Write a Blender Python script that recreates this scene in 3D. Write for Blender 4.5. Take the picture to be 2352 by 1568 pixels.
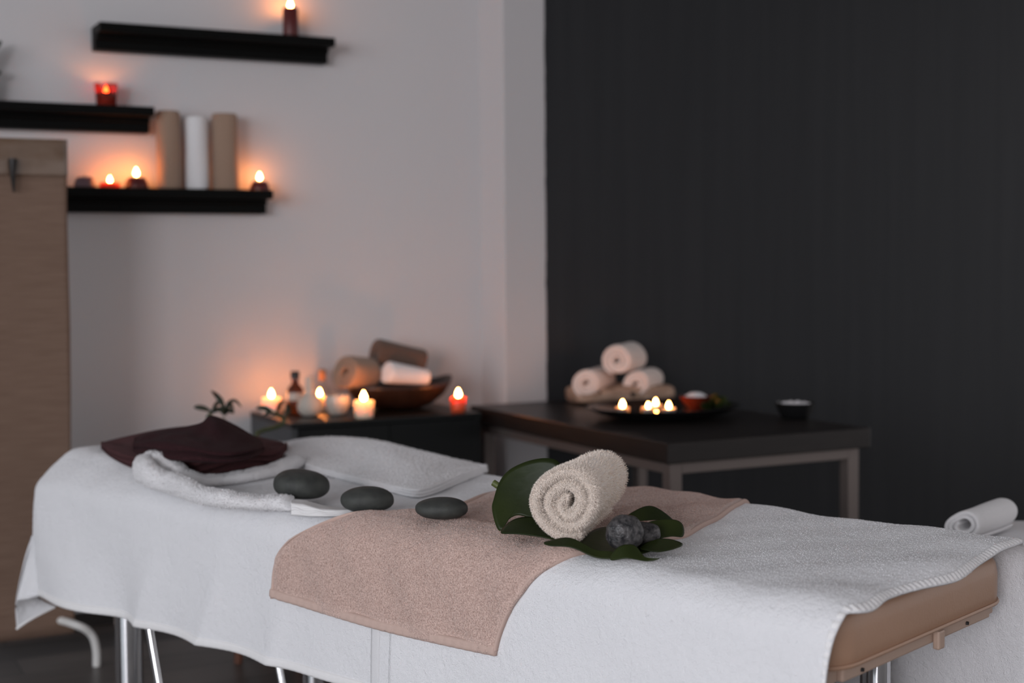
import bpy, math, random
import numpy as np
from mathutils import Matrix, Vector
for o in list(bpy.data.objects): bpy.data.objects.remove(o, do_unlink=True)
random.seed(7); RNG = np.random.default_rng(7)
SC = bpy.context.scene; COL = SC.collection
A3 = lambda *v: np.array(v, float)

# ------------------------------------------------------------------ camera
F = 3267.; HC = 1.06; PITCH = math.atan(174 / F); ROLL = .008
fw = A3(0, math.cos(PITCH), -math.sin(PITCH)); up0 = A3(0, math.sin(PITCH), math.cos(PITCH)); r0 = A3(1, 0, 0)
rt = r0 * math.cos(ROLL) - up0 * math.sin(ROLL); up = up0 * math.cos(ROLL) + r0 * math.sin(ROLL)
CAM = A3(0, 0, HC)
cd = bpy.data.cameras.new('camera'); cam = bpy.data.objects.new('camera', cd); COL.objects.link(cam)
cd.sensor_width = 36; cd.lens = 36 * F / 2352; cd.clip_start = .02
cam.matrix_world = Matrix(((rt[0], up[0], -fw[0], 0), (rt[1], up[1], -fw[1], 0), (rt[2], up[2], -fw[2], HC), (0, 0, 0, 1)))
cd.dof.use_dof = True; cd.dof.focus_distance = 2.22; cd.dof.aperture_fstop = 2.7
SC.camera = cam

# ------------------------------------------------------------------ frames of reference
def ray(x, y): return rt * (x - 1176) / F + up * (784 - y) / F + fw
def onz(x, y, z):
    d = ray(x, y); return CAM + d * (z - HC) / d[2]
def onp(x, y, q, n):
    d = ray(x, y); return CAM + d * (np.dot(q - CAM, n) / np.dot(d, n))
th_ = math.atan(3267 / 6324.)
U = A3(math.cos(th_), math.sin(th_), 0); N = A3(math.sin(th_), -math.cos(th_), 0)     # along the back wall / out of it
ph_ = math.atan2(3267, -3626)
TA = A3(math.cos(ph_), math.sin(ph_), 0); TB = A3(math.sin(ph_), -math.cos(ph_), 0)    # along / across the massage table
HT = .62; HB = .615
T0 = onz(1930, 1390, HT); T0[2] = 0
W0 = onz(576, 945, HB) - N * .03; W0[2] = 0
ZV = A3(0, 0, 1)
def un(u, n, z): return W0 + U * u + N * n + ZV * z
def tab(a, b, z): return T0 + TA * a + TB * b + ZV * z
def toun(P): return float((P - W0) @ U), float((P - W0) @ N)

# ------------------------------------------------------------------ world, window light, exposure
wd = bpy.data.worlds.new('world'); SC.world = wd; wd.use_nodes = True
bg = wd.node_tree.nodes['Background']; bg.inputs[0].default_value = (.985, .955, .98, 1); bg.inputs[1].default_value = .70
VS = SC.view_settings; VS.view_transform = 'Standard'; VS.look = 'None'; VS.gamma = 1; VS.exposure = .20; VS.use_curve_mapping = False
WIN_U, WIN_Z = -6.0, 1.68; WINS = [(4.3, 80, (.86, .93, 1.0)), (8.0, 250, (.97, .95, 1.0))]      # left-wall window, and a second one added to balance the light
for wn, en, wc in WINS:  # the second area light is the added one
    ld = bpy.data.lights.new('window_daylight', 'AREA'); ld.shape = 'RECTANGLE'; ld.size = 3.2; ld.size_y = 1.9; ld.energy = en; ld.color = wc
    lo = bpy.data.objects.new('window_daylight', ld); COL.objects.link(lo)
    zc = -U; yc = ZV; xc = np.cross(yc, zc); lp = un(WIN_U + .03, wn, WIN_Z)
    lo.matrix_world = Matrix([[xc[i], yc[i], zc[i], lp[i]] for i in range(3)] + [[0, 0, 0, 1]])

# ------------------------------------------------------------------ helpers: meshes and objects
def mesh_obj(name, V, FQ, mat, parent=None, smooth=True, FT=None):
    """V (n,3) world coordinates; FQ (k,4) quads or a list of polygons; FT optional triangles."""
    V = np.asarray(V, float); me = bpy.data.meshes.new(name)
    if isinstance(FQ, list):
        polys = [list(f) for f in FQ]
        if FT is not None: polys += [list(f) for f in FT]
        tot = np.array([len(f) for f in polys], np.int32); loops = np.concatenate([np.array(f, np.int32) for f in polys])
    else:
        parts, tots = [], []
        if FQ is not None and len(FQ): parts.append(np.asarray(FQ, np.int32).ravel()); tots.append(np.full(len(FQ), 4, np.int32))
        if FT is not None and len(FT): parts.append(np.asarray(FT, np.int32).ravel()); tots.append(np.full(len(FT), 3, np.int32))
        loops = np.concatenate(parts); tot = np.concatenate(tots)
    st = np.concatenate([[0], np.cumsum(tot)[:-1]]).astype(np.int32)
    loc = A3(0, 0, 0) if parent is None else np.array(parent['_o'])
    if parent is None:
        loc = A3((V[:, 0].min() + V[:, 0].max()) / 2, (V[:, 1].min() + V[:, 1].max()) / 2, V[:, 2].min())
    V = V - loc
    me.vertices.add(len(V)); me.vertices.foreach_set('co', V.astype(np.float32).ravel())
    me.loops.add(len(loops)); me.loops.foreach_set('vertex_index', loops)
    me.polygons.add(len(tot)); me.polygons.foreach_set('loop_start', st); me.polygons.foreach_set('loop_total', tot)
    me.polygons.foreach_set('use_smooth', np.full(len(tot), smooth))
    me.update(calc_edges=True); me.validate()
    me.materials.append(mat)
    o = bpy.data.objects.new(name, me); COL.objects.link(o)
    if parent is not None: o.parent = parent
    else: o.location = loc
    o['_o'] = [float(x) for x in loc]
    return o
def thing(name, label, cat, loc, group=None):
    o = bpy.data.objects.new(name, None); COL.objects.link(o); o.location = loc; o.empty_display_size = .05
    o['label'] = label; o['category'] = cat; o['_o'] = [float(x) for x in loc]
    if group: o['group'] = group
    return o
def tag(o, label, cat, group=None):
    o['label'] = label; o['category'] = cat
    if group: o['group'] = group
    return o
def structure(o): o['kind'] = 'structure'; return o
def bevel(o, w, seg=2):
    m = o.modifiers.new('bevel', 'BEVEL'); m.width = w; m.segments = seg; m.limit_method = 'ANGLE'; m.angle_limit = .6
    return o
def sharp(o, ang=.7):
    me = o.data; me.set_sharp_from_angle(angle=ang); return o
BOXF = [(0, 1, 3, 2), (4, 6, 7, 5), (0, 4, 5, 1), (2, 3, 7, 6), (0, 2, 6, 4), (1, 5, 7, 3)]
def boxV(fn, x0, x1, y0, y1, z0, z1):
    return np.array([fn(x, y, z) for x in (x0, x1) for y in (y0, y1) for z in (z0, z1)])
def box(name, fn, x0, x1, y0, y1, z0, z1, mat, parent=None, bv=.002, seg=2):
    V = boxV(fn, x0, x1, y0, y1, z0, z1)
    c = V.mean(0); f = list(BOXF); a = V[[f[0][0], f[0][1], f[0][2]]]
    if np.dot(np.cross(a[1] - a[0], a[2] - a[0]), a[0] - c) < 0: f = [q[::-1] for q in f]
    o = mesh_obj(name, V, f, mat, parent, smooth=False)
    if bv: bevel(o, bv, seg)
    return o
def lathe(name, c, prof, mat, parent=None, n=32, sx=1, sy=1, axes=None, wob=0, close=False):
    """prof: (r, z) from the bottom axis outward and up."""
    ax, ay = axes if axes else (r0, A3(0, 1, 0))
    prof = np.array(prof, float); k = len(prof); t = np.linspace(0, 2 * math.pi, n, endpoint=False)
    w = 1 + wob * (np.sin(2 * t + 1) + .6 * np.sin(3 * t + 2))
    V = np.array([c + ax * (r * sx * math.cos(q) * wq) + ay * (r * sy * math.sin(q) * wq) + ZV * z for r, z in prof for q, wq in zip(t, w)])
    Fq = []
    for i in range(k - 1):
        for j in range(n):
            a_, b_ = i * n + j, i * n + (j + 1) % n
            Fq.append((a_, b_, b_ + n, a_ + n))
    f = Fq
    if prof[0][0] > 1e-6: f = f + [tuple(range(n))[::-1]]
    if prof[-1][0] > 1e-6: f = f + [tuple((k - 1) * n + j for j in range(n))]
    o = mesh_obj(name, V, f, mat, parent); sharp(o, .9)
    return o
def tube(name, pts, rad, mat, parent=None, n=12, closed_ends=True):
    P = np.array(pts, float); m = len(P)
    R = np.full(m, rad) if np.isscalar(rad) else np.array(rad, float)
    T = np.gradient(P, axis=0); T /= np.linalg.norm(T, axis=1)[:, None] + 1e-12
    ref = A3(0, 0, 1) if abs(T[0][2]) < .9 else A3(1, 0, 0)
    V = []
    x = np.cross(ref, T[0]); x /= np.linalg.norm(x)
    for i in range(m):
        x = x - T[i] * (x @ T[i]); x /= np.linalg.norm(x); y = np.cross(T[i], x)
        for j in range(n):
            q = 2 * math.pi * j / n; V.append(P[i] + (x * math.cos(q) + y * math.sin(q)) * R[i])
    Fq = [(i * n + j, i * n + (j + 1) % n, (i + 1) * n + (j + 1) % n, (i + 1) * n + j) for i in range(m - 1) for j in range(n)]
    Fq += [tuple(range(n))[::-1], tuple((m - 1) * n + j for j in range(n))]
    o = mesh_obj(name, np.array(V), Fq, mat, parent); sharp(o, .9); return o
def curve_pts(ctrl, n):
    """Catmull-Rom through control points."""
    P = np.array(ctrl, float); P = np.vstack([2 * P[0] - P[1], P, 2 * P[-1] - P[-2]]); k = len(P) - 3; out = []
    for t in np.linspace(0, k - 1e-9, n):
        i = int(t); f = t - i; p0, p1, p2, p3 = P[i:i + 4]
        out.append(.5 * (2 * p1 + (p2 - p0) * f + (2 * p0 - 5 * p1 + 4 * p2 - p3) * f * f + (3 * p1 - p0 - 3 * p2 + p3) * f ** 3))
    return np.array(out)
def closed_curve(ctrl, n):
    P = np.array(ctrl, float); k = len(P); out = []
    for t in np.linspace(0, k, n, endpoint=False):
        i = int(t); f = t - i; p0, p1, p2, p3 = P[(i - 1) % k], P[i % k], P[(i + 1) % k], P[(i + 2) % k]
        out.append(.5 * (2 * p1 + (p2 - p0) * f + (2 * p0 - 5 * p1 + 4 * p2 - p3) * f * f + (3 * p1 - p0 - 3 * p2 + p3) * f ** 3))
    return np.array(out)
def gridF(n, m, off=0, flip=False):
    i, j = np.meshgrid(np.arange(n - 1), np.arange(m - 1), indexing='ij'); a = (i * m + j).ravel() + off
    q = np.stack([a, a + m, a + m + 1, a + 1], 1)
    return q[:, ::-1] if flip else q
def solid_grid(Pt, Pb):
    """Closed slab from a top and a bottom grid (n,m,3)."""
    n, m = Pt.shape[:2]; V = np.vstack([Pt.reshape(-1, 3), Pb.reshape(-1, 3)]); k = n * m
    # orientation: top normals follow dPi x dPj
    Fs = [gridF(n, m), gridF(n, m, k, True)]
    rim = [(i, 0) for i in range(n)] + [(n - 1, j) for j in range(1, m)] + [(i, m - 1) for i in range(n - 2, -1, -1)] + [(0, j) for j in range(m - 2, 0, -1)]
    idx = np.array([i * m + j for i, j in rim]); nx = np.roll(idx, -1)
    Fs.append(np.stack([nx, idx, idx + k, nx + k], 1))
    return V, np.vstack(Fs)
def fuzz(V, Fq, count, length, width, tilt=.6, bend=.5, seed=1, mask=None):
    """Terry pile: short bent threads rooted on the surface; returns verts, quads, tris (indices from 0)."""
    g = np.random.default_rng(seed); Q = V[Fq]
    nrm = np.cross(Q[:, 2] - Q[:, 0], Q[:, 3] - Q[:, 1]); ar = np.linalg.norm(nrm, axis=1); nrm = nrm / (ar[:, None] + 1e-12)
    if mask is not None: ar = ar * mask(Q.mean(1))
    f = g.choice(len(Fq), count, p=ar / ar.sum()); a = g.random((count, 1)); b = g.random((count, 1)); q = Q[f]
    P = q[:, 0] * (1 - a) * (1 - b) + q[:, 1] * a * (1 - b) + q[:, 2] * a * b + q[:, 3] * (1 - a) * b
    n = nrm[f]; rnd = g.normal(size=(count, 3)); t1 = rnd - n * (rnd * n).sum(1)[:, None]; t1 /= np.linalg.norm(t1, axis=1)[:, None]
    t2 = np.cross(n, t1); L = length * (.55 + .7 * g.random((count, 1))); w = width * (.7 + .6 * g.random((count, 1)))
    tl = tilt * g.random((count, 1)); d = n + t1 * tl; d /= np.linalg.norm(d, axis=1)[:, None]
    mid = P + d * L * .55; d2 = d + t1 * bend * (.4 + g.random((count, 1))); d2 /= np.linalg.norm(d2, axis=1)[:, None]
    tip = mid + d2 * L * .5
    Vf = np.stack([P - t2 * w / 2 - n * .0006, P + t2 * w / 2 - n * .0006, mid - t2 * w * .45, mid + t2 * w * .45, tip], 1).reshape(-1, 3)
    k = np.arange(count)[:, None] * 5
    return Vf, k + np.array([[0, 1, 3, 2]]), k + np.array([[2, 3, 4]])
def fuzzy_obj(name, V, Fq, mat, parent, fz, FT=None, src=None):
    Vf, q, t = fuzz(V, Fq if src is None else src, **fz); k = len(V)
    tt = t + k if FT is None else np.vstack([np.asarray(FT), t + k])
    return mesh_obj(name, np.vstack([V, Vf]), np.vstack([Fq, q + k]), mat, parent, True, tt)

# ------------------------------------------------------------------ materials
def mat(name, col, rough=.6, bump=None, var=None, metal=0, spec=.5, sheen=0, sss=0, sssr=.02, emit=0, ecol=None, trans=0, ior=1.45, coat=0, alpha=1):
    m = bpy.data.materials.new(name); m.use_nodes = True; nt = m.node_tree; b = nt.nodes['Principled BSDF']; I = b.inputs
    I['Base Color'].default_value = (*col, 1); I['Roughness'].default_value = rough; I['Metallic'].default_value = metal
    I['Specular IOR Level'].default_value = spec; I['Sheen Weight'].default_value = sheen; I['Sheen Roughness'].default_value = .5
    I['Subsurface Weight'].default_value = sss; I['Subsurface Scale'].default_value = sssr; I['Subsurface Radius'].default_value = (1, .45, .25)
    I['Emission Strength'].default_value = emit; I['Emission Color'].default_value = (*(ecol or col), 1)
    I['Transmission Weight'].default_value = trans; I['IOR'].default_value = ior; I['Coat Weight'].default_value = coat; I['Alpha'].default_value = alpha
    tc = nt.nodes.new('ShaderNodeTexCoord')
    if var:      # colour variation that belongs to the stuff: (scale, second colour, stretch)
        sc, c2 = var[0], var[1]; st = var[2] if len(var) > 2 else (1, 1, 1)
        mp = nt.nodes.new('ShaderNodeMapping'); mp.inputs['Scale'].default_value = st; nt.links.new(tc.outputs['Object'], mp.inputs['Vector'])
        nz = nt.nodes.new('ShaderNodeTexNoise'); nz.inputs['Scale'].default_value = sc; nz.inputs['Detail'].default_value = 5
        nt.links.new(mp.outputs[0], nz.inputs['Vector'])
        cr = nt.nodes.new('ShaderNodeValToRGB'); cr.color_ramp.elements[0].position = .35; cr.color_ramp.elements[1].position = .65
        cr.color_ramp.elements[0].color = (*col, 1); cr.color_ramp.elements[1].color = (*c2, 1)
        nt.links.new(nz.outputs['Fac'], cr.inputs[0]); nt.links.new(cr.outputs[0], I['Base Color'])
    if bump:     # list of (scale, distance)
        prev = None
        for sc, dist in bump:
            nz = nt.nodes.new('ShaderNodeTexNoise'); nz.inputs['Scale'].default_value = sc; nz.inputs['Detail'].default_value = 3
            nt.links.new(tc.outputs['Object'], nz.inputs['Vector'])
            bp = nt.nodes.new('ShaderNodeBump'); bp.inputs['Distance'].default_value = dist; bp.inputs['Strength'].default_value = 1
            nt.links.new(nz.outputs['Fac'], bp.inputs['Height'])
            if prev: nt.links.new(prev.outputs[0], bp.inputs['Normal'])
            prev = bp
        nt.links.new(prev.outputs[0], I['Normal'])
    return m
M = {}
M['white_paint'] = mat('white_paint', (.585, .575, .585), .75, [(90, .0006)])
M['greyer_white'] = mat('greyer_white_front', (.475, .462, .47), .75, [(90, .0006)])
M['dark_paint'] = mat('charcoal_paint', (.0185, .0196, .0220), .6, [(70, .0008)], var=(3.5, (.0228, .0240, .0265), (6, 6, .25)), spec=.25)
M['ceiling'] = mat('ceiling_paint', (.7, .7, .7), .8)
M['black_lacquer'] = mat('black_shelf', (.0022, .0024, .0022), .5, spec=.12)
M['cabinet'] = mat('anthracite_board', (.006, .007, .0072), .35, spec=.3)
M['cabinet_side'] = mat('grey_board', (.05, .054, .058), .4)
M['dark_wood'] = mat('dark_wood', (.014, .0115, .0108), .38, [(120, .0003)], var=(14, (.020, .016, .0145), (1, 1, 12)), spec=.35)
M['frame_metal'] = mat('brown_grey_metal', (.17, .14, .128), .42, metal=.3)
M['chrome'] = mat('chrome', (.75, .76, .78), .09, metal=1)
M['vinyl'] = mat('tan_vinyl', (.42, .255, .17), .42, [(260, .0003), (7, .004)])
M['vinyl_frame'] = mat('tan_frame', (.46, .33, .26), .5, [(200, .0002)])
M['sheet'] = mat('white_terry', (.80, .80, .82), .95, [(520, .0016), (95, .0022), (16, .004)], spec=.1, sheen=.25)
M['sheet_hem'] = mat('white_hem', (.80, .79, .79), .85, [(500, .0006)], spec=.15)
M['sheet_tape'] = mat('woven_band', (.74, .735, .75), .8, [(700, .001)], spec=.2)
M['towel_white'] = mat('white_towel', (.80, .79, .80), .95, [(480, .0015), (60, .002)], spec=.1, sheen=.25)
M['towel_cream'] = mat('cream_terry', (.97, .86, .765), .95, [(420, .0014)], spec=.1, sheen=.8)
M['towel_beige'] = mat('beige_terry', (.44, .305, .26), .95, [(380, .002), (60, .003)], var=(420, (.70, .515, .45)), spec=.1, sheen=.3)
M['beige_hem'] = mat('beige_binding', (.56, .41, .355), .8, [(300, .0006)], spec=.2)
M['burgundy'] = mat('burgundy_terry', (.060, .023, .025), .95, [(420, .0012), (30, .002)], var=(240, (.082, .033, .035)), spec=.06, sheen=.03)
M['burgundy_dark'] = mat('deep_burgundy_terry', (.026, .010, .012), .95, [(420, .0012), (30, .002)], var=(240, (.038, .015, .017)), spec=.06, sheen=.02)
M['tan_towel'] = mat('tan_towel', (.33, .225, .165), .95, [(300, .002)], spec=.1, sheen=.2)
M['brown_towel'] = mat('brown_towel', (.115, .075, .058), .95, [(300, .002)], spec=.1, sheen=.2)
M['pink_white'] = mat('offwhite_towel', (.74, .64, .59), .95, [(300, .002)], spec=.1, sheen=.25)
M['basalt'] = mat('basalt', (.034, .036, .034), .62, [(260, .0004), (30, .001)], var=(45, (.052, .055, .050)), spec=.4)
M['lava'] = mat('mottled_stone', (.008, .008, .0095), .40, [(150, .002), (60, .003)], var=(130, (.075, .07, .07)), spec=.5)
M['leaf'] = mat('leaf', (.011, .018, .0035), .38, [(30, .001)], var=(12, (.021, .030, .006)), spec=.22)
M['stem'] = mat('leaf_stem', (.09, .11, .03), .5)
M['screen'] = mat('woven_mat', (.165, .102, .072), .8, [(8, .002)], var=(220, (.20, .128, .092), (.05, .05, 1)))
M['screen_film'] = mat('glossy_film', (.13, .075, .043), .28, [(6, .02)], var=(5, (.18, .12, .085), (1, 1, 6)), coat=.5)
M['white_metal'] = mat('white_painted_metal', (.70, .69, .67), .4)
M['red_wax'] = mat('dark_red_wax', (.10, .010, .010), .4, sss=.35, sssr=.01)
M['orange_wax'] = mat('orange_red_wax', (.65, .10, .03), .4, sss=.8, sssr=.03)
M['lilac_wax'] = mat('lilac_wax', (.17, .095, .11), .5, sss=.2, sssr=.01)
M['cream_wax'] = mat('cream_wax', (.95, .80, .62), .4, sss=.9, sssr=.03)
M['pink_wax'] = mat('peach_wax', (.95, .76, .64), .4, sss=.9, sssr=.03)
for k_ in ('cream_wax', 'pink_wax'): M[k_].node_tree.nodes['Principled BSDF'].inputs['Subsurface Radius'].default_value = (1, .85, .7)
M['red_glass'] = mat('red_glass', (.75, .10, .06), .12, trans=.85)
M['clear_glass'] = mat('clear_glass', (.92, .93, .94), .04, trans=1)
M['amber_glass'] = mat('amber_glass', (.20, .045, .012), .08, trans=.6)
M['wick'] = mat('wick', (.02, .015, .012), .9)
M['flame'] = mat('flame', (1, .6, .25), 1, emit=115, ecol=(1, .31, .072))
M['aluminium'] = mat('aluminium_cup', (.7, .66, .62), .3, metal=1)
M['black_plastic'] = mat('black_cap', (.006, .006, .006), .4)
M['paper'] = mat('paper_label', (.62, .52, .45), .7)
M['cork'] = mat('cork', (.38, .19, .10), .8, [(200, .001)])
M['muslin'] = mat('muslin', (.56, .50, .44), .9, [(300, .001)])
M['ceramic'] = mat('cream_ceramic', (.58, .52, .46), .35)
M['bowl_wood'] = mat('carved_dark_wood', (.018, .009, .006), .35, [(50, .003)], var=(30, (.034, .016, .010)))
M['log'] = mat('weathered_wood', (.26, .165, .115), .8, [(60, .003)], var=(22, (.44, .30, .22), (1, 1, 3)))
M['black_plate'] = mat('black_glazed_plate', (.008, .008, .0085), .25, spec=.5)
M['water'] = mat('water', (.9, .95, 1), .02, trans=1, ior=1.33)
M['copper'] = mat('copper_red_glaze', (.075, .013, .005), .25, spec=.5)
M['salt'] = mat('white_salt', (.80, .78, .80), .8, [(300, .003)])
M['pot'] = mat('dark_pot', (.03, .028, .027), .35)
M['stalk'] = mat('bamboo_stalk', (.05, .058, .022), .4)
M['bleaf'] = mat('bamboo_leaf', (.020, .025, .012), .5)
M['red_wood'] = mat('reddish_wood', (.12, .045, .025), .45, var=(20, (.16, .06, .035), (8, 8, 1)))

# floor planks
mf = bpy.data.materials.new('floor_planks'); mf.use_nodes = True; nt = mf.node_tree; b = nt.nodes['Principled BSDF']
tc = nt.nodes.new('ShaderNodeTexCoord'); mp = nt.nodes.new('ShaderNodeMapping'); mp.inputs['Rotation'].default_value = (0, 0, -th_)
br = nt.nodes.new('ShaderNodeTexBrick'); br.inputs['Scale'].default_value = 1; br.inputs['Brick Width'].default_value = 1.3; br.inputs['Row Height'].default_value = .16
br.inputs['Mortar Size'].default_value = .002; br.inputs['Color1'].default_value = (.075, .063, .057, 1); br.inputs['Color2'].default_value = (.21, .178, .16, 1); br.inputs['Mortar'].default_value = (.012, .01, .01, 1)
mp2 = nt.nodes.new('ShaderNodeMapping'); mp2.inputs['Scale'].default_value = (1.5, 22, 1)
nz = nt.nodes.new('ShaderNodeTexNoise'); nz.inputs['Scale'].default_value = 3; nz.inputs['Detail'].default_value = 6
mx = nt.nodes.new('ShaderNodeMixRGB'); mx.blend_type = 'MULTIPLY'; mx.inputs[0].default_value = .8
nt.links.new(tc.outputs['Object'], mp.inputs[0]); nt.links.new(mp.outputs[0], br.inputs[0]); nt.links.new(mp.outputs[0], mp2.inputs[0]); nt.links.new(mp2.outputs[0], nz.inputs[0])
nt.links.new(br.outputs[0], mx.inputs[1]); nt.links.new(nz.outputs[0], mx.inputs[2]); nt.links.new(mx.outputs[0], b.inputs['Base Color']); b.inputs['Roughness'].default_value = .38
M['floor'] = mf

# ------------------------------------------------------------------ the room
USTEP, DSTEP = .8128, .178                       # where the white wall steps forward, and by how much
q = onp(1257, 800, un(0, DSTEP, 0), N); UDARK = toun(q)[0]
structure(box('floor', un, -6.1, 4.6, -.2, 11.0, -.05, 0, M['floor'], bv=0))
structure(box('ceiling', un, -6.1, 4.6, -.2, 11.0, 2.7, 2.75, M['ceiling'], bv=0))
structure(box('wall_back', un, -6.1, USTEP, -.12, 0, 0, 2.7, M['white_paint'], bv=0))
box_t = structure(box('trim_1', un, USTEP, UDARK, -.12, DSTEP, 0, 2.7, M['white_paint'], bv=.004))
box_t.data.materials.append(M['greyer_white'])
for p_ in box_t.data.polygons:      # the front face gets a greyer base colour than the return
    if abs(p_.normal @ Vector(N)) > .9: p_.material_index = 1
def wavy_wall():
    zs = np.linspace(0, 2.7, 90); e = .0016 * np.sin(zs * 17) + .0012 * np.sin(zs * 41 + 1) + .001 * np.sin(zs * 93)
    V = [un(UDARK - .002 + x, DSTEP + .0015, z) for z, x in zip(zs, e)] + [un(4.6, DSTEP + .0015, z) for z in zs] + \
        [un(4.6, -.12, z) for z in zs] + [un(UDARK + .002, -.12, z) for z in zs]
    k = len(zs); f = []
    for s in range(4):
        a0, b0 = s * k, ((s + 1) % 4) * k
        f += [(a0 + i, b0 + i, b0 + i + 1, a0 + i + 1) for i in range(k - 1)]
    return structure(mesh_obj('wall_right', np.array(V), f, M['dark_paint'], smooth=False))
wavy_wall()
structure(box('baseboard_back', un, -6.1, USTEP - .002, .001, .014, 0, .042, mat('dark_baseboard', (.025, .02, .018), .5), bv=.002))
# left wall with its window and the added second one (outside the frame, on the camera's left)
def wall_with_hole():
    z0, z1 = WIN_Z - 1., WIN_Z + .99; V = []; f = []; HW = 1.65; cuts = [-.2]
    for wn, _, _ in WINS: cuts += [wn - HW, wn + HW]
    cuts.append(11.); rects = [(cuts[k], cuts[k + 1], 0, 2.7) for k in (0, 2, 4)]
    for wn, _, _ in WINS: rects += [(wn - HW, wn + HW, 0, z0), (wn - HW, wn + HW, z1, 2.7)]
    for (a_, b_, c_, d_) in rects:
        k = len(V); V += list(boxV(un, -6.2, -6.1, a_, b_, c_, d_)); f += [tuple(i + k for i in q) for q in BOXF]
    structure(mesh_obj('wall_left', np.array(V), f, M['white_paint'], smooth=False))
    for k, (wn, _, _) in enumerate(WINS):  # the second frame surrounds the added window light
        n0, n1 = wn - HW, wn + HW
        w = structure(box('window_%d' % (k + 1), un, -6.16, -6.12, n0, n0 + .05, z0, z1, M['white_metal'], bv=.004))
        for (a_, b_, c_, d_) in ((n1 - .05, n1, z0, z1), (n0, n1, z0, z0 + .05), (n0, n1, z1 - .05, z1), (wn - .03, wn + .03, z0, z1)):
            box('window_frame', un, -6.16, -6.12, a_, b_, c_, d_, M['white_metal'], w, bv=.004)
wall_with_hole()

# ------------------------------------------------------------------ candles
def flame_mesh(name, c, h, parent):
    prof = [(0, 0), (.16, .04), (.27, .16), (.31, .30), (.27, .48), (.18, .68), (.09, .85), (0, 1)]
    return lathe(name, c, [(r * h * .95, z * h) for r, z in prof], M['flame'], parent, n=14)
def candle(c, r, h, m, label, group=None, lit=True, fh=.022, rtop=None, dome=False, name='pillar_candle', holder=None):
    t = thing(name, label, 'candle', c, group); rt_ = rtop or r
    z0 = 0
    if holder:
        hm, hh = holder
        lathe('glass_cup', c, [(0, 0), (r * .80, 0), (r * .86, .002), (rt_, hh), (rt_ - .002, hh), (r * .82, .004), (0, .004)], M[hm], t); z0 = .0045; r = r * .8; rt_ = rt_ * .9
    if dome: prof = [(0, 0), (r, 0), (r * 1.02, h * .25), (r * .92, h * .6), (r * .78, h * .92), (r * .68, h), (r * .3, h * .95), (0, h * .94)]
    else: prof = [(0, 0), (r * .97, 0), (r, .002), (rt_, h - .003), (rt_ - .003, h), (rt_ * .75, h - .001), (rt_ * .55, h - .005), (0, h - .006)]
    lathe('wax', c + ZV * z0, prof, m, t, wob=0)
    zt = z0 + h * (.94 if dome else 1) - (.006 if not dome else 0)
    tube('wick', [c + ZV * (zt - .002), c + ZV * (zt + .004), c + A3(.001, 0, zt + .010)], .0009, M['wick'], t, n=6)
    if lit: flame_mesh('flame', c + ZV * (zt + .006), fh, t)
    return t
PXM = lambda P: F / ((P - CAM) @ fw)        # pixels per metre at P

# ------------------------------------------------------------------ wall shelves and what stands on them
SH = .122
def shelf(u0, u1, z, label):
    t = thing('floating_shelf', label, 'shelf', un((u0 + u1) / 2, 0.001, z - .07), 'black floating shelves')
    box('shelf_board', un, u0, u1, .001, SH, z - .027, z, M['black_lacquer'], t, bv=.003)
    box('shelf_box', un, u0, u1, .001, .05, z - .07, z - .027, M['black_lacquer'], t, bv=.002)
    box('moulding', un, u0 + .001, u1 - .001, .05, .068, z - .041, z - .027, M['black_lacquer'], t, bv=.004)
    return t
shelf(-.451, .262, 1.766, 'topmost black floating shelf with one tall dark red candle')
shelf(-1.02, -.299, 1.530, 'middle black floating shelf, cut by the left edge, under a red glass candle')
shelf(-.74, .055, 1.295, 'lowest black floating shelf holding three standing rolled towels')
def on_shelf(px, z, n=.062):
    """point on a shelf top seen in column px"""
    d = ray(px, 400); q0 = un(0, n, 0); s = np.dot(q0 - CAM, N) / np.dot(d, N); P = CAM + d * s
    u_, _ = toun(P); return un(u_, n, z)
Z1, Z2, Z3 = 1.7665, 1.5305, 1.2955
candle(on_shelf(673, Z1), .024, .090, M['red_wax'], 'tall dark red pillar candle burning on the topmost shelf', fh=.026)
candle(on_shelf(248, Z2), .033, .036, M['red_wax'], 'candle in a red glass tumbler on the middle shelf', holder=('red_glass', .066), name='glass_candle', rtop=.034, fh=.022)
candle(on_shelf(194, Z3), .030, .030, M['lilac_wax'], 'dull lilac candle at the left end of the lowest shelf beside the screen', dome=True, lit=False, name='dome_candle')
candle(on_shelf(252, Z3), .029, .016, M['orange_wax'], 'low orange glowing candle between lilac and dark red candles on lowest shelf', fh=.020, name='low_candle')
candle(on_shelf(313, Z3), .033, .032, M['red_wax'], 'dark red domed candle left of the standing towels on lowest shelf', dome=True, fh=.026, name='dome_candle')
candle(on_shelf(596, Z3), .030, .028, M['red_wax'], 'dark red domed candle at the right end of the lowest shelf', dome=True, fh=.024, name='dome_candle')
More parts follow.
